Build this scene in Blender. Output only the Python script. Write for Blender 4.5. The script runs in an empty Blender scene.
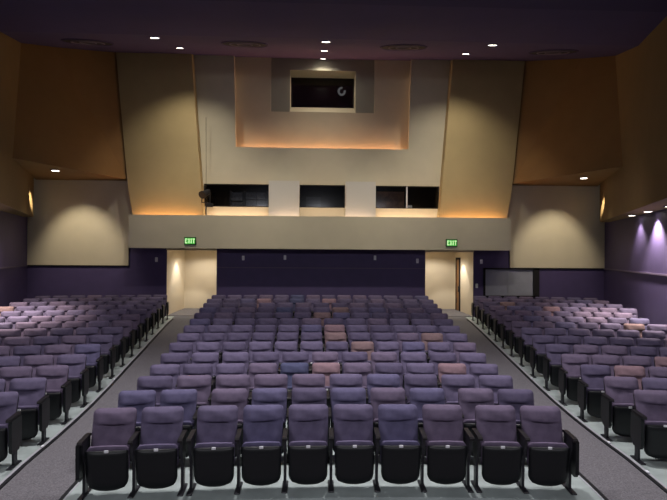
import bpy, math, random
from mathutils import Matrix, Vector
random.seed(7)
sc = bpy.context.scene
COL = sc.collection
PI = math.pi

# ------------------------------------------------------------------ materials
def srgb(r, g, b):
    f = lambda c: (c/255/12.92) if c/255 <= .04045 else ((c/255+.055)/1.055)**2.4
    return (f(r), f(g), f(b), 1)

def mat(name, col, rough=.7, metal=0., noise=0., scale=20., spec=.4, bump=0., bscale=None, emit=None, estr=0.):
    m = bpy.data.materials.new(name); m.use_nodes = True
    nt = m.node_tree; b = nt.nodes['Principled BSDF']
    c = tuple(col) if len(col) == 4 else tuple(col)+(1,)
    b.inputs['Base Color'].default_value = c
    b.inputs['Roughness'].default_value = rough
    b.inputs['Metallic'].default_value = metal
    b.inputs['Specular IOR Level'].default_value = spec
    if emit:
        b.inputs['Emission Color'].default_value = tuple(emit)+(1,)
        b.inputs['Emission Strength'].default_value = estr
    if noise or bump:
        tc = nt.nodes.new('ShaderNodeTexCoord')
        n = nt.nodes.new('ShaderNodeTexNoise'); n.inputs['Scale'].default_value = scale
        n.inputs['Detail'].default_value = 4
        nt.links.new(tc.outputs['Object'], n.inputs['Vector'])
        if noise:
            r = nt.nodes.new('ShaderNodeValToRGB')
            r.color_ramp.elements[0].position = .3; r.color_ramp.elements[1].position = .7
            r.color_ramp.elements[0].color = tuple(v*(1-noise) for v in c[:3])+(1,)
            r.color_ramp.elements[1].color = tuple(min(1, v*(1+noise)) for v in c[:3])+(1,)
            nt.links.new(n.outputs['Fac'], r.inputs['Fac'])
            nt.links.new(r.outputs['Color'], b.inputs['Base Color'])
        if bump:
            n2 = nt.nodes.new('ShaderNodeTexNoise'); n2.inputs['Scale'].default_value = bscale or scale
            nt.links.new(tc.outputs['Object'], n2.inputs['Vector'])
            bp = nt.nodes.new('ShaderNodeBump'); bp.inputs['Strength'].default_value = bump
            bp.inputs['Distance'].default_value = .01
            nt.links.new(n2.outputs['Fac'], bp.inputs['Height'])
            nt.links.new(bp.outputs['Normal'], b.inputs['Normal'])
    return m

M = {}
M['purple'] = mat('purple_paint', (.076, .056, .150), .6, noise=.06, scale=3)
M['cream'] = mat('cream_plaster', (.60, .53, .40), .8, noise=.03, scale=2)
M['gold'] = mat('gold_plaster', (.43, .335, .175), .75, noise=.03, scale=2)
M['stone'] = mat('stone_plaster', (.53, .485, .375), .8, noise=.03, scale=2)
M['inner'] = mat('inner_plaster', (.57, .50, .37), .8, noise=.03, scale=2)
M['grey'] = mat('grey_plaster', (.33, .31, .25), .8, noise=.03, scale=2)
M['fascia'] = mat('fascia_plaster', (.52, .475, .365), .8, noise=.03, scale=2)
M['white'] = mat('white_plaster', (.54, .52, .49), .8)
M['brown'] = mat('brown_plaster', (.25, .145, .058), .8, noise=.04, scale=2)
M['brown_side'] = mat('ochre_plaster', (.20, .130, .056), .8, noise=.04, scale=2)
M['ventring'] = mat('vent_metal', (.11,.085,.13), .6)
M['ceil'] = mat('ceiling_paint', (.050, .034, .110), .85, noise=.05, scale=2)
M['ceil_dark'] = mat('ceiling_navy_paint', (.032, .022, .085), .85)
M['lobby'] = mat('lobby_cream_paint', (.74, .65, .50), .7)
M['dark'] = mat('black_gap', (.008, .007, .010), .8)
M['trim'] = mat('trim_paint', (.04, .03, .06), .5)
M['railtrim'] = mat('rail_paint', (.13, .10, .17), .5)
M['carpet'] = mat('aisle_carpet', (.180, .172, .190), .95, noise=.40, scale=60, bump=.4, bscale=160)
M['concrete'] = mat('pale_concrete', (.40, .465, .455), .7, noise=.16, scale=4)
M['nosing'] = mat('pale_nosing', (.50, .50, .55), .4)
M['rubber'] = mat('black_rubber', (.008, .008, .012), .7)
def fabric(n, c): return mat(n, c, .9, noise=.16, scale=9, spec=.2, bump=.25, bscale=260)
FAB = [fabric('dusty_purple_fabric', (.138, .116, .196)),
       fabric('mauve_fabric', (.152, .119, .186)),
       fabric('indigo_fabric', (.124, .112, .204)),
       fabric('faded_pink_fabric', (.262, .170, .200)),
       fabric('dark_purple_fabric', (.110, .092, .158)),
       fabric('faded_tan_fabric', (.225, .152, .160)),
       fabric('navy_fabric', (.080, .085, .160))]
M['shell'] = mat('black_plastic', (.005, .006, .008), .42, spec=.4)
M['steel'] = mat('black_metal', (.016, .016, .022), .45, spec=.5)
M['wood'] = mat('dark_wood', (.010, .008, .010), .45, noise=.3, scale=14)
M['plate'] = mat('white_plate', (.80, .80, .85), .3)
M['glassdark'] = mat('booth_black', (.006, .006, .008), .95, spec=0)
M['rack'] = mat('rack_grey', (.10, .10, .12), .5, noise=.4, scale=12)
M['boothwood'] = mat('booth_brown', (.16, .07, .035), .6, noise=.3, scale=6)
M['frost'] = mat('grey_frosted_panel', (.30, .31, .38), .35, noise=.1, scale=2)
M['door'] = mat('door_wood', (.24, .115, .04), .5, noise=.2, scale=8)
M['alu'] = mat('pale_metal', (.55, .55, .56), .4, metal=.3)
M['lamp'] = mat('lamp_lens', (1, 1, 1), .5, emit=(1, .93, .82), estr=9)
M['green'] = mat('exit_green', (.02, .25, .03), .5, emit=(.08, .62, .05), estr=.45)
M['letter'] = mat('exit_letters', (.6, .9, .5), .5, emit=(.62, 1., .50), estr=.75)
M['marker'] = mat('aisle_marker', (.9, .9, .95), .3, emit=(.85, .9, 1), estr=.15)
M['ring'] = mat('ring_white', (.75, .75, .75), .4, emit=(.8, .85, .9), estr=.10)  # weak glow added to lift the ring, which is no known lamp
# glass: mostly clear with a faint reflection
g = bpy.data.materials.new('window_glass'); g.use_nodes = True
nt = g.node_tree; nt.nodes.clear()
o_ = nt.nodes.new('ShaderNodeOutputMaterial'); mx = nt.nodes.new('ShaderNodeMixShader')
tr = nt.nodes.new('ShaderNodeBsdfTransparent'); gl = nt.nodes.new('ShaderNodeBsdfGlossy')
tr.inputs['Color'].default_value = (.80, .82, .84, 1); gl.inputs['Roughness'].default_value = .10
mx.inputs['Fac'].default_value = .05
nt.links.new(tr.outputs[0], mx.inputs[1]); nt.links.new(gl.outputs[0], mx.inputs[2]); nt.links.new(mx.outputs[0], o_.inputs[0])
M['glass'] = g

# ------------------------------------------------------------------ mesh builder
class MB:
    def __init__(s): s.v = []; s.f = []; s.sm = []
    def add(s, vs, fs, smooth=False):
        o = len(s.v); s.v += [tuple(p) for p in vs]; s.f += [tuple(i+o for i in f) for f in fs]; s.sm += [smooth]*len(fs)
        return s
    def box(s, x0, x1, y0, y1, z0, z1):
        return s.add([(x0,y0,z0),(x1,y0,z0),(x1,y1,z0),(x0,y1,z0),(x0,y0,z1),(x1,y0,z1),(x1,y1,z1),(x0,y1,z1)],
                     [(0,3,2,1),(4,5,6,7),(0,1,5,4),(1,2,6,5),(2,3,7,6),(3,0,4,7)])
    def rbox(s, x0, x1, y0, y1, z0, z1, r=.01):            # box with chamfered vertical and top edges
        P = lambda d: [(x0+d+r,y0+d),(x1-d-r,y0+d),(x1-d,y0+d+r),(x1-d,y1-d-r),(x1-d-r,y1-d),(x0+d+r,y1-d),(x0+d,y1-d-r),(x0+d,y0+d+r)]
        L = [(P(r*.6),z0),(P(0),z0+r),(P(0),z1-r),(P(r*.6),z1)]
        vs = [(x,y,z) for p,z in L for x,y in p]; fs = [tuple(range(7,-1,-1)), tuple(range(24,32))]
        for k in range(3):
            for i in range(8): j=(i+1)%8; fs.append((k*8+i,k*8+j,k*8+8+j,k*8+8+i))
        return s.add(vs, fs)
    def prism(s, poly, a, b, axis='z'):
        n = len(poly)
        if sum(poly[i][0]*poly[(i+1)%n][1]-poly[(i+1)%n][0]*poly[i][1] for i in range(n)) < 0: poly = poly[::-1]
        if axis == 'z': vs = [(x,y,a) for x,y in poly]+[(x,y,b) for x,y in poly]
        elif axis == 'y': vs = [(x,b,z) for x,z in poly]+[(x,a,z) for x,z in poly]   # poly in XZ
        else: vs = [(a,y,z) for y,z in poly]+[(b,y,z) for y,z in poly]
        fs = [tuple(range(n-1,-1,-1)), tuple(range(n,2*n))]+[(i,(i+1)%n,n+(i+1)%n,n+i) for i in range(n)]
        return s.add(vs, fs)
    def cyl(s, p0, p1, r0, r1=None, n=16, caps=True):
        r1 = r0 if r1 is None else r1
        p0, p1 = Vector(p0), Vector(p1); d = (p1-p0).normalized()
        u = d.orthogonal().normalized(); w = d.cross(u)
        vs = [p0+r0*(math.cos(2*PI*i/n)*u+math.sin(2*PI*i/n)*w) for i in range(n)]+[p1+r1*(math.cos(2*PI*i/n)*u+math.sin(2*PI*i/n)*w) for i in range(n)]
        s.add(vs, [(i,(i+1)%n,n+(i+1)%n,n+i) for i in range(n)], True)
        if caps: s.add(vs, [tuple(range(n-1,-1,-1)), tuple(range(n,2*n))])
        return s
    def ring(s, c, u, w, rx, ry, t, n=32, a0=0, a1=2*PI):   # torus tube around an ellipse in the plane u,w
        c, u, w = Vector(c), Vector(u), Vector(w); nn = u.cross(w).normalized(); m = 8; vs = []
        full = abs(a1-a0-2*PI) < 1e-6; cnt = n if full else n+1
        for i in range(cnt):
            a = a0+(a1-a0)*i/n; e = rx*math.cos(a)*u+ry*math.sin(a)*w; d = e.normalized()
            for j in range(m):
                b = 2*PI*j/m; vs.append(c+e+t*(math.cos(b)*d+math.sin(b)*nn))
        fs = [((i%cnt)*m+j, ((i+1)%cnt)*m+j, ((i+1)%cnt)*m+(j+1)%m, (i%cnt)*m+(j+1)%m) for i in range(n) for j in range(m)]
        if not full: fs += [tuple(range(m-1,-1,-1)), tuple(range((cnt-1)*m, cnt*m))]
        return s.add(vs, fs, True)
    def mesh(s, name):
        me = bpy.data.meshes.new(name); me.from_pydata(s.v, [], s.f); me.validate()
        for p, k in zip(me.polygons, s.sm): p.use_smooth = k
        return me

def link(name, me, m, parent=None, loc=None):
    if isinstance(me, MB): me = me.mesh(name)
    if m and not me.materials: me.materials.append(m)
    o = bpy.data.objects.new(name, me); COL.objects.link(o)
    if parent: o.parent = parent
    if loc: o.location = loc
    return o
def struct(name, mb, m, parent=None):
    o = link(name, mb, m, parent)
    if not parent: o['kind'] = 'structure'
    return o
def thing(name, label, cat, loc=(0,0,0), rz=0, group=None):
    o = bpy.data.objects.new(name, None); COL.objects.link(o); o.empty_display_size = .1
    o.location = loc; o.rotation_euler = (0,0,rz); o['label'] = label; o['category'] = cat
    if group: o['group'] = group
    return o

# ------------------------------------------------------------------ floor profile: the rows are arcs about (0,-25)
RC = 25.0
ZT = [(-10,.03),(5.9,.03),(6.79,-.006),(7.68,-.028),(8.57,-.045),(9.46,-.028),(10.35,.015),(11.24,.065),(12.13,.115),(13.02,.16),
      (13.91,.208),(14.8,.258),(15.69,.306),(16.58,.355),(17.47,.405),(18.4,.43),(30,.43)]
def zc(r):
    for (a,za),(b,zb) in zip(ZT, ZT[1:]):
        if a <= r <= b: return za+(zb-za)*(r-a)/(b-a)
    return ZT[-1][1]
ZSD = [(-10,.0),(6.9,.0),(7.83,-.04),(8.76,-.058),(9.69,-.056),(10.62,-.03),(11.55,.01),(12.48,.055),(13.41,.092),(14.34,.133),(15.27,.178),(16.2,.22),(17.13,.26),(18.06,.295),(19,.305),(30,.31)]
def zs(r):
    for (a,za),(b,zb) in zip(ZSD, ZSD[1:]):
        if a <= r <= b: return za+(zb-za)*(r-a)/(b-a)
    return ZSD[-1][1]
PHC, PHS = math.radians(5.62), math.radians(7.20)
def pol(r, ph, z=0): return ((RC+r)*math.sin(ph), (RC+r)*math.cos(ph)-RC, z)
def floor_grid(r0, r1, ph0, ph1, dz, th=.05, nr=60, nph=12, zf=None):
    zf = zf or zs
    mb = MB(); vs = []
    for top in (1, 0):
        for i in range(nr+1):
            r = r0+(r1-r0)*i/nr
            for j in range(nph+1):
                ph = ph0+(ph1-ph0)*j/nph
                vs.append(pol(r, ph, zf(r)+dz-(0 if top else th)))
    N = (nr+1)*(nph+1); k = nph+1; fs = []
    for i in range(nr):
        for j in range(nph):
            a = i*k+j; fs.append((a,a+1,a+k+1,a+k)); fs.append((N+a,N+a+k,N+a+k+1,N+a+1))
    for j in range(nph):
        fs.append((j+1,j,N+j,N+j+1)); a = nr*k+j; fs.append((a,a+1,N+a+1,N+a))
    for i in range(nr):
        a = i*k; fs.append((a,a+k,N+a+k,N+a)); a = i*k+nph; fs.append((a+k,a,N+a,N+a+k))
    return mb.add(vs, fs)

rad = math.radians
RF, RB = 5.62, 18.35
struct('floor', floor_grid(RF, RB, -PHC, PHC, 0, .30, zf=zc), M['concrete'])                     # centre seating platform
struct('floor_left', floor_grid(2.0, 20.2, rad(-30), -PHS, 0, .05, 60, 30), M['concrete'])
struct('floor_right', floor_grid(2.0, 20.2, PHS, rad(30), 0, .05, 60, 30), M['concrete'])
struct('floor_aisle_left', floor_grid(2.0, 20.2, -PHS-.001, -PHC+.001, +.012), M['carpet'])
struct('floor_aisle_right', floor_grid(2.0, 20.2, PHC-.001, PHS+.001, +.012), M['carpet'])
struct('floor_front', floor_grid(2.0, RF-.02, -PHC, PHC, -.03), M['carpet'])
struct('floor_back', floor_grid(RB+.001, 20.4, -PHC, PHC, +.012), M['carpet'])
struct('floor_lobby', MB().box(-6.6,-3.6,19.62,22.6,.24,.33).box(3.6,6.6,19.62,22.6,.24,.33), M['carpet'])
for sx, nm in ((-1,'left'), (1,'right')):
    a, b = sx*PHS, sx*(PHS-.0013)
    struct('trim_aisle_'+nm, floor_grid(2.0, 19.0, min(a,b), max(a,b), .03, .05, 60, 1), M['rubber'])
    a, b = sx*(PHS+.0010), sx*PHS
    struct('trim_nosing_'+nm, floor_grid(2.0, 19.0, min(a,b), max(a,b), .036, .05, 60, 1), M['nosing'])
    a, b = sx*PHC, sx*(PHC+.0014)
    struct('trim_platform_'+nm, floor_grid(RF, RB, min(a,b), max(a,b), .006, .12, 60, 1, zc), M['rubber'])
    a, b = sx*(PHC-.0008), sx*(PHC-.0003)
    struct('trim_platform_line_'+nm, floor_grid(RF, RB, min(a,b), max(a,b), .005, .02, 60, 1, zc), M['nosing'])

# ------------------------------------------------------------------ walls
YW = 19.6
WX = lambda y: 11.29-.31*(YW-y)           # lower side wall
EX = lambda y: 10.70-.39*(18.9-y)         # upper side wall face
ZD = 2.265                                # top of the dado
ZS, ZL, ZTOP = 5.53, 4.06, 11.4
back = MB()
back.box(-11.6,-6.003,YW,YW+.2,-.3,ZD+.02).box(6.003,11.6,YW,YW+.2,-.3,ZD+.02)          # dado, with the recessed part over it
back.box(-7.5,-6.003,YW,YW+.2,ZD+.02,3.3).box(6.003,7.5,YW,YW+.2,ZD+.02,3.3)
back.box(-4.087,4.087,YW,YW+.2,-.3,3.3)
struct('wall_back', back, M['purple'])
struct('wall_back_header', MB().box(-6.02,-4.08,YW-.02,YW+.2,2.87,3.3).box(4.08,6.02,YW-.02,YW+.2,2.87,3.3), M['cream'])
struct('trim_1', MB().box(-4.08,4.08,YW-.03,YW,2.19,2.225), M['railtrim'])
for sx, nm, k in ((-1,'left',2), (1,'right',3)):
    X = lambda *p: [(sx*x, y) for x, y in p]
    # lobby recess behind each opening
    lob = MB().box(min(sx*3.96,sx*4.09),max(sx*3.96,sx*4.09),YW+.004,22.3,.2,2.94)
    lob.box(min(sx*6.00,sx*6.14),max(sx*6.00,sx*6.14),YW+.004,22.3,.2,2.94)
    lob.box(min(sx*3.96,sx*6.14),max(sx*3.96,sx*6.14),22.2,22.35,.2,3.1)
    lob.box(min(sx*3.96,sx*6.14),max(sx*3.96,sx*6.14),YW+.21,22.3,2.88,3.1)
    struct('wall_lobby_'+nm, lob, M['lobby'])
    # cream panel of the back wall over the dado
    pane = MB().prism([(sx*7.45,ZD),(sx*11.35,ZD),(sx*11.35,ZS+.05),(sx*7.30,ZS+.05),(sx*7.34,4.2),(sx*7.45,2.9)], YW-.07, YW+.2, 'y')
    struct('wall_back_panel_'+nm, pane, M['cream'])
    struct('trim_dado_'+nm, MB().box(min(sx*7.47,sx*11.27),max(sx*7.47,sx*11.27),YW-.05,YW,ZD-.045,ZD-.002), M['dark'])
    # lower side wall with its rail
    lo = MB().prism(X((WX(20),20),(WX(3),3),(WX(3)+.2,3),(WX(20)+.2,20)), -.4, ZL+.05)
    struct('wall_'+nm, lo, M['purple'])
    struct('trim_rail_'+nm, MB().prism(X((WX(YW-.08),YW-.08),(WX(3),3),(WX(3)-.035,3),(WX(YW-.08)-.035,YW-.08)), ZD-.05, ZD), M['railtrim'])
    # upper side wall overhanging the lower one
    up = MB().prism(X((EX(18.9),18.9),(EX(3),3),(EX(3)+2.3,3),(WX(18.9)+.2,18.9)), ZL, ZTOP)
    struct('wall_upper_'+nm, up, M['brown_side'])
    # dark brown hanging soffit between side wall and gold panel
    lo_ = [(7.20,YW-.02),(7.36,19.08),(9.21,15.08),(EX(18.88)+.02,18.88),(11.0,YW-.02)]
    hi_ = [(7.72,YW-.02),(7.88,19.08),(9.86,16.74),(EX(18.88)+.02,18.88),(11.0,YW-.02)]
    so = MB().add([(sx*x,y,ZS) for x,y in lo_]+[(sx*x,y,ZTOP) for x,y in hi_],
         [tuple(range(5)),tuple(range(5,10))]+[(i,(i+1)%5,5+(i+1)%5,5+i) for i in range(5)])
    struct('wall_soffit_'+nm, so, M['brown'])
    # gold leaning panel beside the booth
    gp = [(7.83,10.9),(7.79,10.35),(7.33,5.6),(7.27,5.1),(7.16,4.5),(7.10,4.15),(7.08,3.85),(4.44,3.85),(4.52,4.6),(4.98,10.35),(5.0,10.9)]
    struct('wall_panel_'+nm, MB().prism([(sx*x,z) for x,z in gp], 18.98, 19.36, 'y'), M['gold'])

# fascia of the control booth with the lighting trough behind its lip
fa = MB().box(-7.03,7.03,18.4,18.52,2.935,4.145).box(-7.03,7.03,18.52,YW+.2,2.935,3.2).box(-7.03,7.03,18.52,YW+.1,3.70,3.86)
fa.box(-7.03,-6.93,18.52,YW,3.2,3.7).box(6.93,7.03,18.52,YW,3.2,3.7)
struct('wall_balcony', fa, M['fascia'])
# central upper wall with three booth windows and the big recess
C = MB(); Y0, Y1 = 19.40, 19.52
for x0,x1,z0,z1 in ((-5.3,5.3,3.8,4.555),(-5.3,-4.57,4.555,5.44),(-2.06,-.91,4.555,5.44),(.91,2.07,4.555,5.44),(4.58,5.3,4.555,5.44),(-5.3,5.3,5.44,6.87)):
    C.box(x0,x1,Y0,Y1,z0,z1)
for s in (-1, 1): C.prism([(s*5.3,6.87),(s*3.35,6.87),(s*3.46,10.9),(s*5.3,10.9)], Y0, Y1, 'y')
struct('wall_booth', C, M['stone'])
struct('wall_booth_pier_left', MB().box(-2.03,-.88,18.95,19.4,3.86,5.52), M['white'])
struct('wall_booth_pier_right', MB().box(.88,2.03,18.95,19.4,3.86,5.52), M['white'])
D = MB(); yd = 19.95
for x0,x1,z0,z1 in ((-3.8,3.8,6.5,8.42),(-3.8,-2.07,8.42,11.0),(2.07,3.8,8.42,11.0)): D.box(x0,x1,yd,yd+.12,z0,z1)
D.box(-3.8,3.8,Y1,yd,6.5,6.56)
struct('wall_recess', D, M['inner'])
G = MB(); yg = 20.06
for x0,x1,z0,z1 in ((-2.3,-1.32,8.3,11.2),(1.32,2.3,8.3,11.2),(-1.32,1.32,10.14,11.2),(-1.32,1.32,8.2,8.44)): G.box(x0,x1,yg,yg+.06,z0,z1)
struct('wall_niche', G, M['grey'])
rv = MB(); y2 = 20.92
rv.box(-1.40,-1.315,yg+.01,y2,8.4,10.2).box(1.315,1.40,yg+.01,y2,8.4,10.2).box(-1.4,1.4,yg+.01,y2,10.135,10.2)
rv.prism([(yg-.03,8.30),(yg-.03,8.45),(y2,8.89),(y2,8.30)], -1.33, 1.33, 'x')
struct('wall_niche_reveal', rv, M['cream'])

# ------------------------------------------------------------------ ceiling, three stepped tilted panels
def cz(y): return 10.27-.31*(19-y)
def slab(y0, z0, y1, z1, m, name, hw=13, th=.25):
    struct(name, MB().prism([(y0,z0),(y1,z1),(y1,z1+th),(y0,z0+th)], -hw, hw, 'x'), m)
slab(13.30, cz(13.30), 21.5, cz(21.5), M['ceil'], 'ceiling')
slab(10.45, 8.07, 13.30, cz(13.30), M['ceil'], 'ceiling_front')
slab(1.5, 6.98, 10.47, 8.02, M['ceil_dark'], 'ceiling_stage')

# ------------------------------------------------------------------ booth interior, windows, door
bi = MB().box(-5.3,5.3,22.6,22.7,3.8,6.4).box(-5.35,-5.3,19.6,22.7,3.8,6.4).box(5.3,5.35,19.6,22.7,3.8,6.4)
bi.box(-5.3,5.3,19.53,22.7,6.3,6.4).box(-5.3,5.3,19.9,22.7,3.87,3.95)
struct('wall_booth_interior', bi, M['glassdark'])
pj = MB().box(-2.2,2.2,23.5,23.6,7.9,11.2).box(-2.2,-2.1,20.95,23.6,7.9,11.2).box(2.1,2.2,20.95,23.6,7.9,11.2).box(-2.2,2.2,20.95,23.6,11.1,11.2).box(-2.2,2.2,20.95,23.6,7.9,8.0)
struct('wall_projection_interior', pj, M['glassdark'])
def window(n, x0, x1, z0, z1, y, mull=(), fm=None, fr=.035):
    w = MB()
    w.box(x0,x1,y-.03,y+.03,z0,z0+fr).box(x0,x1,y-.03,y+.03,z1-fr,z1).box(x0,x0+fr,y-.03,y+.03,z0,z1).box(x1-fr,x1,y-.03,y+.03,z0,z1)
    o = struct('window_%d' % n, w, fm or M['dark'])
    link('pane', MB().box(x0+.01,x1-.01,y-.004,y+.004,z0+.01,z1-.01), M['glass'], o)
    for xm, wd in mull: link('mullion', MB().box(xm-wd/2,xm+wd/2,y-.035,y+.035,z0+.02,z1-.02), M['alu'], o)
    return o
window(1, -4.57, -2.06, 4.555, 5.44, Y0+.07)
window(2, -.91, .91, 4.555, 5.44, Y0+.07)
window(3, 2.07, 4.58, 4.555, 5.44, Y0+.07, [(3.31,.05)])
window(4, -1.31, 1.31, 8.87, 10.14, y2+.04)
# wooden backing seen through the right-hand booth window
struct('wall_booth_backing', MB().box(2.0,3.36,20.3,20.36,3.95,5.32), M['boothwood'])

t = thing('equipment_rack', 'grey equipment rack behind the left control booth window', 'rack', (-2.95,20.4,3.95))
link('rack_frame', MB().box(-.75,-.71,-.25,.3,0,1.32).box(.71,.75,-.25,.3,0,1.32).box(-.75,.75,.26,.3,0,1.32).box(-.2,-.16,-.25,.26,0,1.32), M['steel'], t)
for i,(x0,x1,z0,z1) in enumerate(((-.69,-.24,.92,1.24),(-.69,-.24,.66,.86),(-.12,.30,1.0,1.26),(.33,.68,1.0,1.26),(-.12,.30,.70,.95),(.33,.68,.72,.92))):
    link('rack_unit', MB().rbox(x0,x1,-.24,.2,z0,z1,.012), M['rack'], t)
t = thing('monitor', 'dark monitor on a desk behind the middle control booth window', 'monitor', (-.35,20.6,4.6))
link('screen', MB().rbox(-.3,.3,-.03,.03,.12,.5,.01), M['shell'], t); link('stand', MB().box(-.03,.03,.0,.04,0,.15).box(-.12,.12,-.08,.1,0,.02), M['steel'], t)
o = struct('trim_booth_desk', MB().box(-1.9,1.9,20.2,21.0,4.5,4.6), M['steel'])
t = thing('equipment_box', 'small pale box at the foot of the right booth window mullion', 'box', (3.42,19.62,4.56))
link('box_body', MB().rbox(-.12,.12,-.07,.07,0,.13,.01), M['alu'], t); link('box_lid', MB().rbox(-.125,.125,-.075,.075,.13,.15,.006), M['rack'], t)
link_o = struct('wall_booth_ledge', MB().box(3.2,3.7,19.53,19.8,4.47,4.555), M['dark'])
t = thing('glow_ring', 'pale ring hanging behind the upper projection window, given a faint glow', 'lamp', (.83,21.5,9.78))  # no known lamp, the glow is added to lift the ring
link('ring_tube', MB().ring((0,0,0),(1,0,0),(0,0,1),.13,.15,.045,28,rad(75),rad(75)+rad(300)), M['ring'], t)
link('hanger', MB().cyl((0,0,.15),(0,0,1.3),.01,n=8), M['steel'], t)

# spotlight on the left end of the ledge, with cable
t = thing('stage_spotlight', 'black stage spotlight standing on the ledge at the left booth window', 'spotlight', (-4.34,18.80,3.86))
link('lamp_body', MB().cyl((-.10,-.16,1.06),(.05,.12,1.20),.13,.10,18).cyl((-.115,-.19,1.045),(-.10,-.16,1.06),.15,.15,18).rbox(-.02,.10,.08,.24,1.12,1.30,.02), M['rubber'], t)
link('yoke', MB().box(-.17,-.15,-.03,.03,.80,1.14).box(.13,.15,-.03,.03,.80,1.14).box(-.17,.15,-.03,.03,.78,.81), M['rubber'], t)
link('stand', MB().cyl((0,0,0),(0,0,.8),.025,n=10).cyl((0,0,0),(0,0,.03),.16,n=20), M['rubber'], t)
link('clip_lamp', MB().rbox(.02,.26,-.08,.06,.62,.76,.02).cyl((.2,-.14,.70),(.2,-.08,.70),.07,.05,12).cyl((0,0,.68),(.05,0,.68),.02,n=8), M['rubber'], t)
link('cable', MB().cyl((-.02,.05,1.28),(-.03,.10,2.1),.007,n=8).cyl((-.03,.10,2.1),(-.06,.12,4.0),.007,n=8), M['rubber'], t)

# frosted sliding window at the right rear
o = struct('window_5', MB().box(6.40,8.62,19.5,19.6,1.09,1.16).box(6.40,8.62,19.5,19.6,2.19,2.25).box(6.40,6.46,19.5,19.6,1.1,2.25).box(8.39,8.62,19.5,19.6,1.09,2.25), M['dark'])
link('pane', MB().box(6.44,7.42,19.54,19.56,1.14,2.21), M['frost'], o)
link('pane', MB().box(7.38,8.42,19.56,19.58,1.14,2.21), M['frost'], o)
link('mullion', MB().box(7.37,7.41,19.525,19.56,1.14,2.21), M['frost'], o)
# door standing in the right lobby wall
o = struct('door_1', MB().box(5.975,6.01,21.42,21.86,.335,2.55), M['door'])
link('door_frame', MB().box(5.955,6.01,21.34,21.42,.335,2.64).box(5.955,6.01,21.86,21.94,.335,2.64).box(5.955,6.01,21.42,21.86,2.55,2.64), M['dark'], o)
link('door_handle', MB().rbox(5.94,5.975,21.46,21.54,1.15,1.40,.008), M['steel'], o)
link('hinge', MB().box(5.955,5.975,21.80,21.86,.65,.85), M['steel'], o)
link('hinge', MB().box(5.955,5.975,21.80,21.86,2.1,2.3), M['steel'], o)

# ------------------------------------------------------------------ exit signs
L5 = {'E': ['111','100','110','100','111'], 'X': ['101','101','010','101','101'], 'I': ['1','1','1','1','1'], 'T': ['111','010','010','010','010']}
def exit_sign(x, label):
    t = thing('exit_sign', label, 'exit sign', (x,18.395,3.20), 0, 'green exit signs')
    link('housing', MB().rbox(-.215,.215,-.06,0,-.14,.14,.012), M['shell'], t)
    f = link('sign_face', MB().box(-.185,.185,-.066,-.06,-.112,.112), M['green'], t)
    u = .0275; x0 = -(3+1+3+1+1+1+3)*u/2
    for ch in 'EXIT':
        g = L5[ch]; mb = MB()
        for r, row in enumerate(g):
            for c, b in enumerate(row):
                if b == '1': mb.box(x0+c*u, x0+(c+1)*u, -.071, -.066, (2-r)*.034-.017, (3-r)*.034-.017)
        x0 += (len(g[0])+1)*u
        link('letter', mb, M['letter'], f)
exit_sign(-4.81, 'green lit exit sign on the balcony fascia over the left doorway')
exit_sign(4.79, 'green lit exit sign on the balcony fascia over the right doorway')

# ------------------------------------------------------------------ small fixtures on the purple wall
def fixture(x, z, label):
    t = thing('wall_fixture', label, 'fixture', (x,YW,z), 0, 'small white wall fixtures')
    link('back_plate', MB().rbox(-.05,.05,-.02,0,-.09,.09,.02), M['plate'], t)
    n = 12; mb = MB(); mb.cyl((0,-.02,.02),(0,-.06,.02),.042,.03,16); link('cover', mb, M['plate'], t)
for x, z, l in ((-6.40,2.50,'small white fixture on purple wall left of the left doorway'),(-3.06,2.58,'small white fixture on central purple wall nearest the left doorway'),
                (-1.44,2.61,'small white fixture on central purple wall below the left booth pier'),(2.09,2.62,'small white fixture on central purple wall below the right booth pier'),
                (3.77,2.51,'small white fixture on central purple wall beside the right doorway'),(6.32,2.50,'small white fixture above the grey sliding window, right of doorway'),
                (6.14,1.54,'small white fixture low on the purple wall beside grey sliding window')):
    fixture(x, z, l)

# ------------------------------------------------------------------ downlights and vents
warm = (1, .86, .66)
def spot(name, loc, power, size, blend=.4, col=warm, target=None, r=.06):
    l = bpy.data.lights.new(name, 'SPOT'); l.energy = power; l.spot_size = rad(size); l.spot_blend = blend; l.color = col; l.shadow_soft_size = r
    o = bpy.data.objects.new(name, l); COL.objects.link(o); o.location = loc
    d = Vector(target)-Vector(loc) if target else Vector((0,0,-1))
    o.rotation_euler = d.to_track_quat('-Z', 'Y').to_euler()
    return o
def area(name, loc, rot, sx, sy, power, col):
    l = bpy.data.lights.new(name, 'AREA'); l.shape = 'RECTANGLE'; l.size = sx; l.size_y = sy; l.energy = power; l.color = col
    o = bpy.data.objects.new(name, l); COL.objects.link(o); o.location = loc; o.rotation_euler = rot
    return o
def downlight(loc, label, tilt=0., r=.13, group='recessed ceiling downlights'):
    t = thing('recessed_downlight', label, 'downlight', loc, 0, group)
    t.rotation_euler = (tilt,0,0)
    link('trim_ring', MB().ring((0,0,0),(1,0,0),(0,1,0),r,r,.018,28), M['ceil'], t)
    link('lamp_lens', MB().cyl((0,0,.006),(0,0,-.012),r*.92,r*.92,24), M['lamp'], t)
    return t
TILT = math.atan(.31)
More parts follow.
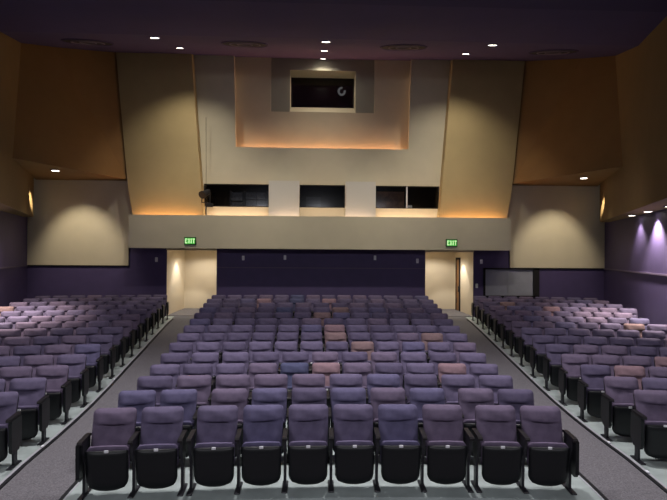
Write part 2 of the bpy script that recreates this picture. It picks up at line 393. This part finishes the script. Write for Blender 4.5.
for x, y, l, p, sz, tg in ((-4.69,13.80,'round ceiling downlight at left, nearer of the left pair',520,74,(-4.0,18.4,3.4)),(-4.74,16.5,'round ceiling downlight at left, the one closer to the gold panel',340,100,(-4.9,19,5.0)),
                (0,13.85,'round central ceiling downlight, nearest of the row of three',520,74,(0,18.4,3.2)),(0,16.4,'round central ceiling downlight, middle of the row of three',190,104,(0,19.2,5.0)),(0,19.62,'round central ceiling downlight against the projection window niche',85,160,(0,19.75,8.4)),
                (4.65,13.75,'round ceiling downlight at right, nearer of the right pair',520,74,(4.0,18.4,3.4)),(4.70,16.4,'round ceiling downlight at right, the one closer to the gold panel',340,100,(4.9,19,5.0))):
    z = cz(y)
    downlight((x,y,z-.012), l, TILT)
    spot('downlight_lamp', (x,y,z-.08), p, sz, .95, (1,.90,.72), tg)
downlight((-9.05,17.2,ZS-.012), 'round downlight in the left brown soffit over the cream wall', group='soffit downlights')
downlight((9.25,17.4,ZS-.012), 'round downlight in the right brown soffit over the cream wall', group='soffit downlights')
for s in (-1, 1):
    spot('soffit_lamp', (s*9.15,17.3,ZS-.06), 300, 66, .75, (1,.88,.66), (s*9.15,17.3+.78,ZS-.06-1))
    spot('soffit_lamp', (s*9.15,17.3,ZS-.06), 45, 80, .6, (1,.86,.62))
    spot('soffit_lamp', (s*9.15,17.3,ZS-.06), 2000, 15, .6, (1,.86,.60), (s*10.47,18.28,4.62))
for y, l in ((15.46,'round downlight under right side overhang, innermost of three'),(14.05,'round downlight under right side overhang, middle of three'),(12.5,'round downlight under right side overhang, outermost of three')):
    x = WX(y)-.26
    downlight((x,y,ZL-.012), l, r=.12, group='side overhang downlights')
for s in (-1, 1):
    for y, p in ((15.46,190),(14.05,950),(12.5,950)):
        spot('overhang_lamp', (s*(WX(y)-.26),y,ZL-.06), p, 100, .75, (1.,.87,.74))
def vent(x, y, label):
    t = thing('ceiling_vent', label, 'vent', (x,y,cz(y)-.012), 0, 'oval ceiling vents'); t.rotation_euler = (TILT,0,0); t.scale = (1,1.7,1)
    link('outer_ring', MB().ring((0,0,0),(1,0,0),(0,1,0),.68,.52,.018,40), M['ceil'], t)
    link('middle_ring', MB().ring((0,0,-.01),(1,0,0),(0,1,0),.44,.33,.022,36), M['ventring'], t)
    link('inner_ring', MB().ring((0,0,-.012),(1,0,0),(0,1,0),.22,.16,.016,28), M['ventring'], t)
    n = 36; link('vent_throat', MB().add([(.68*math.cos(2*PI*i/n),.52*math.sin(2*PI*i/n),-.004) for i in range(n)]+[(.68*math.cos(2*PI*i/n),.52*math.sin(2*PI*i/n),.004) for i in range(n)],
         [tuple(range(n-1,-1,-1)),tuple(range(n,2*n))]+[(i,(i+1)%n,n+(i+1)%n,n+i) for i in range(n)]), M['dark'], t)
vent(-7.22,15.44,'oval dark ceiling vent over the left brown wall'); vent(-2.41,15.04,'oval dark ceiling vent just left of the central downlights')
vent(2.36,14.95,'oval dark ceiling vent just right of the central downlights'); vent(7.17,15.42,'oval dark ceiling vent over the right brown wall')

# aisle marker lights on the nosing strips
for s, side in ((-1,'left'), (1,'right')):
    rs = [(6.42,'nearest'),(7.47,'second'),(11.19,'third'),(14.91,'farthest')]
    for r, w in rs:
        if s < 0 and r < 7: continue
        p = pol(r, s*(PHS+.0002), zs(r)+.038)
        t = thing('aisle_marker_light', 'tiny white marker light on the %s aisle edge, %s from the stage' % (side, 'second' if w == 'second' else w), 'marker light', p, -s*PHS, 'aisle marker lights')
        link('marker_base', MB().rbox(-.02,.02,-.04,.04,0,.01,.003), M['nosing'], t)
        link('marker_lens', MB().rbox(-.014,.014,-.025,.025,.01,.02,.003), M['marker'], t)

# ------------------------------------------------------------------ seats
PITCH = .557
def smooth(a, b, x):
    t = max(0, min(1, (x-a)/(b-a))); return t*t*(3-2*t)
def pad(nu, nv, pos):
    """closed cushion: pos(u,v,side) with side 1 front, -1 rear"""
    vs = []; mb = MB()
    for side in (1, -1):
        for j in range(nv+1):
            for i in range(nu+1): vs.append(pos(-1+2*i/nu, j/nv, side))
    k = nu+1; N = k*(nv+1); fs = []
    for j in range(nv):
        for i in range(nu):
            a = j*k+i; fs.append((a,a+1,a+k+1,a+k)); fs.append((N+a,N+a+k,N+a+k+1,N+a+1))
    for i in range(nu): fs.append((i,N+i,N+i+1,i+1)); a = nv*k+i; fs.append((a,a+1,N+a+1,N+a))
    for j in range(nv): a = j*k; fs.append((a,a+k,N+a+k,N+a)); a = j*k+nu; fs.append((a,N+a,N+a+k,a+k))
    return mb.add(vs, fs, True)
def warp(u, k=2.2): return math.copysign(1-(1-abs(u))**k, u) if k != 1 else u
ZB0, ZB1 = .46, .905
def back_pos(seed):
    rng = random.Random(seed); ph = rng.uniform(0,6); wob = rng.uniform(-.012,.012); tilt = rng.uniform(-.03,.03)
    def pos(u, v, side):
        u = warp(u, 1.5); v = .5+.5*warp(2*v-1, 1.25)
        hw = .25-.012*(1-v)
        r = .055; z = ZB0+(ZB1-ZB0)*v
        dz = max(0, z-(ZB1-r)); x = u*hw
        if dz > 0:
            inset = r-math.sqrt(max(0, r*r-dz*dz)); x = u*(hw-inset)
        y = .055+(z-ZB0)*.30                                   # recline
        edge = (1-abs(u)**5)*(1-max(0,(v-.90)/.10)**2.2)
        if side > 0:
            vc = .60+.03*(abs(u)**2)+tilt*u
            head = .034*smooth(vc-.015, vc+.09, v)*(1-.35*smooth(vc+.15, 1, v))
            belly = .022*(1-((v-.25)/.45)**2) if v < .65 else 0
            crease = .046*math.exp(-((v-vc)/.024)**2)*smooth(.70,.42,abs(u-wob*4))
            wr = .0025*math.sin(9*u+ph)*math.exp(-((v-vc-.06)/.08)**2)+.003*math.sin(14*v+5*u+ph)*(1-abs(u))
            y -= .022+edge*(.026+head*1.25+belly)-crease+wr*1.5
        else: y += .018*edge
        return (x, y, z)
    return pos
backs = [pad(18, 36, back_pos(s)).mesh('backrest') for s in range(4)]
def shellback(u, v, side):
    z = .33+(.885-.33)*v; hw = .243-.05*smooth(.35,0,v); x = u*(hw-.04*max(0,(v-.93)/.07)**2)
    y = .055+(z-ZB0)*.30 + (.016 if side > 0 else .042)-.01*abs(u)**4*(0 if side>0 else 1)
    return (x, y, z)
m_shellback = pad(8, 10, shellback).mesh('back_shell')
ZP0, ZP1 = .075, .525
def pan(u, v, side):
    z = ZP0+(ZP1-ZP0)*v
    r = .12; dz = max(0, (ZP0+r)-z); inset = r-math.sqrt(max(0, r*r-dz*dz)); hw = .236-.006*(1-v)
    x = u*max(.02, hw-inset*.95)
    z -= .012*(1-u*u)*(1-v)
    y = -.085-.045*v
    e = (1-abs(u)**6)*(1-abs(2*v-1)**8)
    if side > 0: y -= .012+.03*e+.006*math.exp(-((v-.42)/.03)**2)*(1-u*u)
    else: y += .02-.018*smooth(.9,1,v)
    return (x, y, z)
m_pan = pad(14, 16, pan).mesh('seat_shell')
def cush(u, v, side):
    z = .17+(.562-.17)*v; hw = .236-.045*smooth(.45, 0, v); u = warp(u, 1.4)
    rr = .05; dz = max(0, z-(.562-rr)); inset = rr-math.sqrt(max(0, rr*rr-dz*dz)); x = u*(hw-inset*.6)
    yc = -.038-.045*v
    e = (1-abs(u)**5)*(1-abs(2*v-1)**6)
    return (x, yc-.028 if side > 0 else yc+.012+.05*e, z-.006*u*u)
m_cush = pad(12, 12, cush).mesh('seat_cushion')
def plate_mesh():
    mb = MB(); z = ZP1-.004; return mb.rbox(-.024,.024,-.158,-.146,z-.013,z+.015,.003).mesh('number_plate')
m_plate = plate_mesh()
def arm_mesh(sx):
    x = sx*PITCH/2; mb = MB()
    prof = [(-.20,.610),(-.205,.632),(-.19,.648),(.05,.655),(.11,.650),(.11,.625),(-.10,.615)]
    return mb.prism(prof, x-.027, x+.027, 'x').mesh('armrest')
def leg_mesh(sx):
    x = sx*PITCH/2; mb = MB()
    mb.prism([(-.045,.012),(.035,.012),(.045,.30),(.10,.50),(.10,.625),(-.13,.615),(-.135,.50),(-.05,.30)], x-.016, x+.016, 'x')
    return mb.mesh('leg')
def foot_mesh(sx):
    x = sx*PITCH/2; return MB().rbox(x-.035,x+.035,-.17,.13,0,.016,.006).mesh('foot_plate')
def aisle_mesh(sx):
    x = sx*(PITCH/2+.022); return MB().prism([(-.185,.24),(-.195,.58),(-.19,.615),(.09,.62),(.10,.30),(.02,.20),(-.15,.20)], x-.02, x+.02, 'x').mesh('aisle_panel')
arms = {s: arm_mesh(s) for s in (-1,1)}; legs = {s: leg_mesh(s) for s in (-1,1)}; feet = {s: foot_mesh(s) for s in (-1,1)}; panels = {s: aisle_mesh(s) for s in (-1,1)}
for d, m in ((arms,'wood'),(legs,'steel'),(feet,'steel'),(panels,'shell')):
    for me in d.values(): me.materials.append(M[m])
for me, m in ((m_shellback,M['shell']),(m_pan,M['shell']),(m_plate,M['plate']),(m_cush,FAB[0])): me.materials.append(m)
for me in backs: me.materials.append(FAB[0])
LOOK = ['dusty purple', 'mauve', 'indigo', 'faded pink', 'dark purple', 'faded tan', 'navy']
ORD = ['first','second','third','fourth','fifth','sixth','seventh','eighth','ninth','tenth','eleventh','twelfth','thirteenth','fourteenth']
count = 0
def child(name, me, parent, fab=None):
    o = bpy.data.objects.new(name, me); COL.objects.link(o); o.parent = parent
    if fab is not None:
        o.material_slots[0].link = 'OBJECT'; o.material_slots[0].material = FAB[fab]
    return o
srng = random.Random(11)
def seat(r, ph, z, pitch, fab, label, group, sides, ends, near):
    """sides: which standards this seat carries; ends: on which side it meets an aisle"""
    global count; count += 1
    t = thing('auditorium_seat', label, 'seat', pol(r, ph, z), -ph, group)
    t.scale = (pitch/PITCH, 1, 1)
    child('backrest', backs[srng.randrange(4)], t, fab)
    child('back_shell', m_shellback, t)
    child('seat_cushion', m_cush, t, fab if fab not in (3,5) else 0)
    p = child('seat_shell', m_pan, t)
    if near: child('number_plate', m_plate, p)
    for s in sides:
        child('armrest', arms[s], t)
        l = child('leg', legs[s], t)
        child('foot_plate', feet[s], l)
    for s in ends: child('aisle_panel', panels[s], t)
W = [5.62,5.74,5.87,6.06,6.25,6.44,6.61,6.79,6.95,7.13,7.27,7.44,7.60,7.66]
NS = [10,10,10,11,11,12,12,12,12,13,13,13,14,14]
SPECIAL = {(4,6):3,(4,10):3,(4,5):6,(4,4):1,(6,8):5,(7,7):5,(7,11):5,(8,7):3,(10,7):5,(11,8):5,(11,5):6,(13,4):3,(13,8):3,(13,6):6,(14,6):6,(1,1):1,(1,2):0,(1,6):0,(1,8):1,(1,9):1,(1,10):1,(1,3):0,(1,4):2,(1,5):0,(1,7):2,(2,1):2,(2,2):2,(2,7):1,(2,8):2,(2,9):1}
for k in range(14):
    row = k+1; n = NS[k]; r = 5.9+.89*k; gap = (.10,.13)[k] if k < 2 else 0
    pitch = (W[k]-.05-2*gap)/n
    for i in range(n):
        off = (i-(n-1)/2)*pitch
        if gap: off += gap*(-1 if i < 2 else 1 if i > 7 else 0)
        off -= .05                                            # the block sits a hand's width off the axis
        sides = [-1]; ends = []
        if i == 0: ends.append(-1)
        if i == n-1: sides.append(1); ends.append(1)
        if gap and i in (1,7): sides.append(1)
        fab = SPECIAL.get((row,i+1))
        if fab is None: fab = srng.choices([0,1,2,4], [5,2,2,3] if row < 5 else [4,2,1,5])[0]
        lab = '%s folding seat, %s from the left in the %s row of the centre block' % (LOOK[fab], ORD[i], ORD[k])
        seat(r, off/(RC+r), zc(r), pitch, fab, lab, 'folding seats of the centre block', sides, ends, k < 6)
PS = .562
SSP = {(-1,11,8):5,(1,3,2):3,(1,4,4):3,(1,8,6):5,(1,12,2):5,(1,11,4):3}
HF = {-1: .632, 1: .752}
for s, side in ((-1,'left'), (1,'right')):
    for j in range(14):
        r = 6.9+.93*j; ang0 = rad(7.42)
        for i in range(12):
            off = (i+.5)*PS; ph = s*(ang0+off/(RC+r))
            x, y, _ = pol(r, ph)
            if abs(x)+.42 > WX(y): break
            inner = abs(x)-PS/2-.05
            if inner > HF[s]*y+(.05 if s < 0 else -.40): break                      # beyond the edge of the photograph
            sides = [s]; ends = []
            if i == 0: sides.append(-s); ends.append(-s)
            fab = SSP.get((s,j+1,i+1))
            if fab is None: fab = srng.choices([0,1,2,4], [5,3,1,4])[0]
            lab = '%s folding seat, %s in from the aisle, %s row of the %s block' % (LOOK[fab], ORD[i], ORD[j], side)
            seat(r, ph, zs(r), PS, fab, lab, 'folding seats of the %s block' % side, sides, ends, j < 4)
print('SEATS', count)

# ------------------------------------------------------------------ lighting
orange = (1, .50, .20)
for s in (-1, 1):
    area('cove_lamp', (s*5.75,18.86,3.93), (rad(180),0,0), 2.3, .05, 26, orange)
    area('cove_lamp', (s*3.3,19.2,3.93), (rad(180),0,0), 2.3, .05, 22, (1,.66,.40))
area('cove_lamp', (0,18.82,3.93), (rad(180),0,0), 3.8, .05, 22, (1,.68,.44))
area('recess_lamp', (0,19.90,6.70), (rad(180),0,0), 6.5, .03, 85, (1,.46,.20))
for s in (-1, 1): area('recess_side_lamp', (s*3.66,19.80,8.4), (0,s*rad(90),0), 3.0, .04, 1.2, (1,.62,.36))
# lobby downlights
for s in (-1, 1):
    spot('lobby_lamp', (s*5.58,20.9,2.84), 100, 82, .3, (1,.92,.80))
    spot('lobby_lamp', (s*4.9,21.0,2.84), 65, 160, .4, (1,.92,.80))
# weak point fills added so the booth interior shows
b = bpy.data.lights.new('booth_fill', 'POINT'); b.energy = 2.0; b.color = (.8,.85,1); b.specular_factor = 0; b.shadow_soft_size = .1
bo = bpy.data.objects.new('booth_fill', b); COL.objects.link(bo); bo.location = (-3.6,19.9,5.9)
b = bpy.data.lights.new('booth_fill', 'POINT'); b.energy = 1.6; b.color = (1,.7,.45); b.specular_factor = 0; b.shadow_soft_size = .1
bo = bpy.data.objects.new('booth_fill', b); COL.objects.link(bo); bo.location = (2.6,19.85,5.9)
# unseen overhead lamps above the front stalls, fill spots added on the stage side
for x in (-4.5,-1.5,1.5,4.5):
    spot('unseen_overhead_lamp', (x,7.7,7.0), 640, 116, .8, (1,.95,.96), (x*1.05,7.0,0), .12)
for x in (-4.5,0,4.5):
    spot('front_fill', (x,-1.0,5.7), 370, 100, .9, (.94,.93,1), (x,9,1.0), .25)
for x in (-2.2,2.2):  # added without fixtures to lift the dark rear centre rows
    spot('unseen_overhead_lamp', (x,12.4,8.1), 300, 92, .9, (1,.92,.92), (x,13.4,0), .12)
for s in (-1, 1):  # side beams added without fixtures to brighten the rear side seats
    spot('unseen_overhead_lamp', (s*3.5,11.8,8.1), 290, 52, .9, (1,.86,.80), (s*9.4,15.8,.6), .12)
w = bpy.data.worlds.new('World'); sc.world = w; w.use_nodes = True
w.node_tree.nodes['Background'].inputs['Color'].default_value = (.68,.64,.62,1)
w.node_tree.nodes['Background'].inputs['Strength'].default_value = .10

# ------------------------------------------------------------------ camera
f, H, CX, YAW, PIT, ROLL = 500., 2.76, -.25, .036, .008, .0068
fw = Vector((math.sin(YAW)*math.cos(PIT), math.cos(YAW)*math.cos(PIT), math.sin(PIT)))
rt = Vector((math.cos(YAW), -math.sin(YAW), 0)); up = rt.cross(fw)
r2 = rt*math.cos(ROLL)+up*math.sin(ROLL); u2 = up*math.cos(ROLL)-rt*math.sin(ROLL)
cd = bpy.data.cameras.new('camera'); cam = bpy.data.objects.new('camera', cd); COL.objects.link(cam)
mw = Matrix((r2, u2, -fw)).transposed().to_4x4(); mw.translation = (CX,0,H); cam.matrix_world = mw
cd.sensor_width = 36; cd.lens = 36*f/667; cd.clip_end = 200; cd.clip_start = .05
sc.camera = cam
vs = sc.view_settings
vs.view_transform = 'Standard'; vs.look = 'None'; vs.exposure = 0; vs.gamma = 1; vs.use_curve_mapping = False
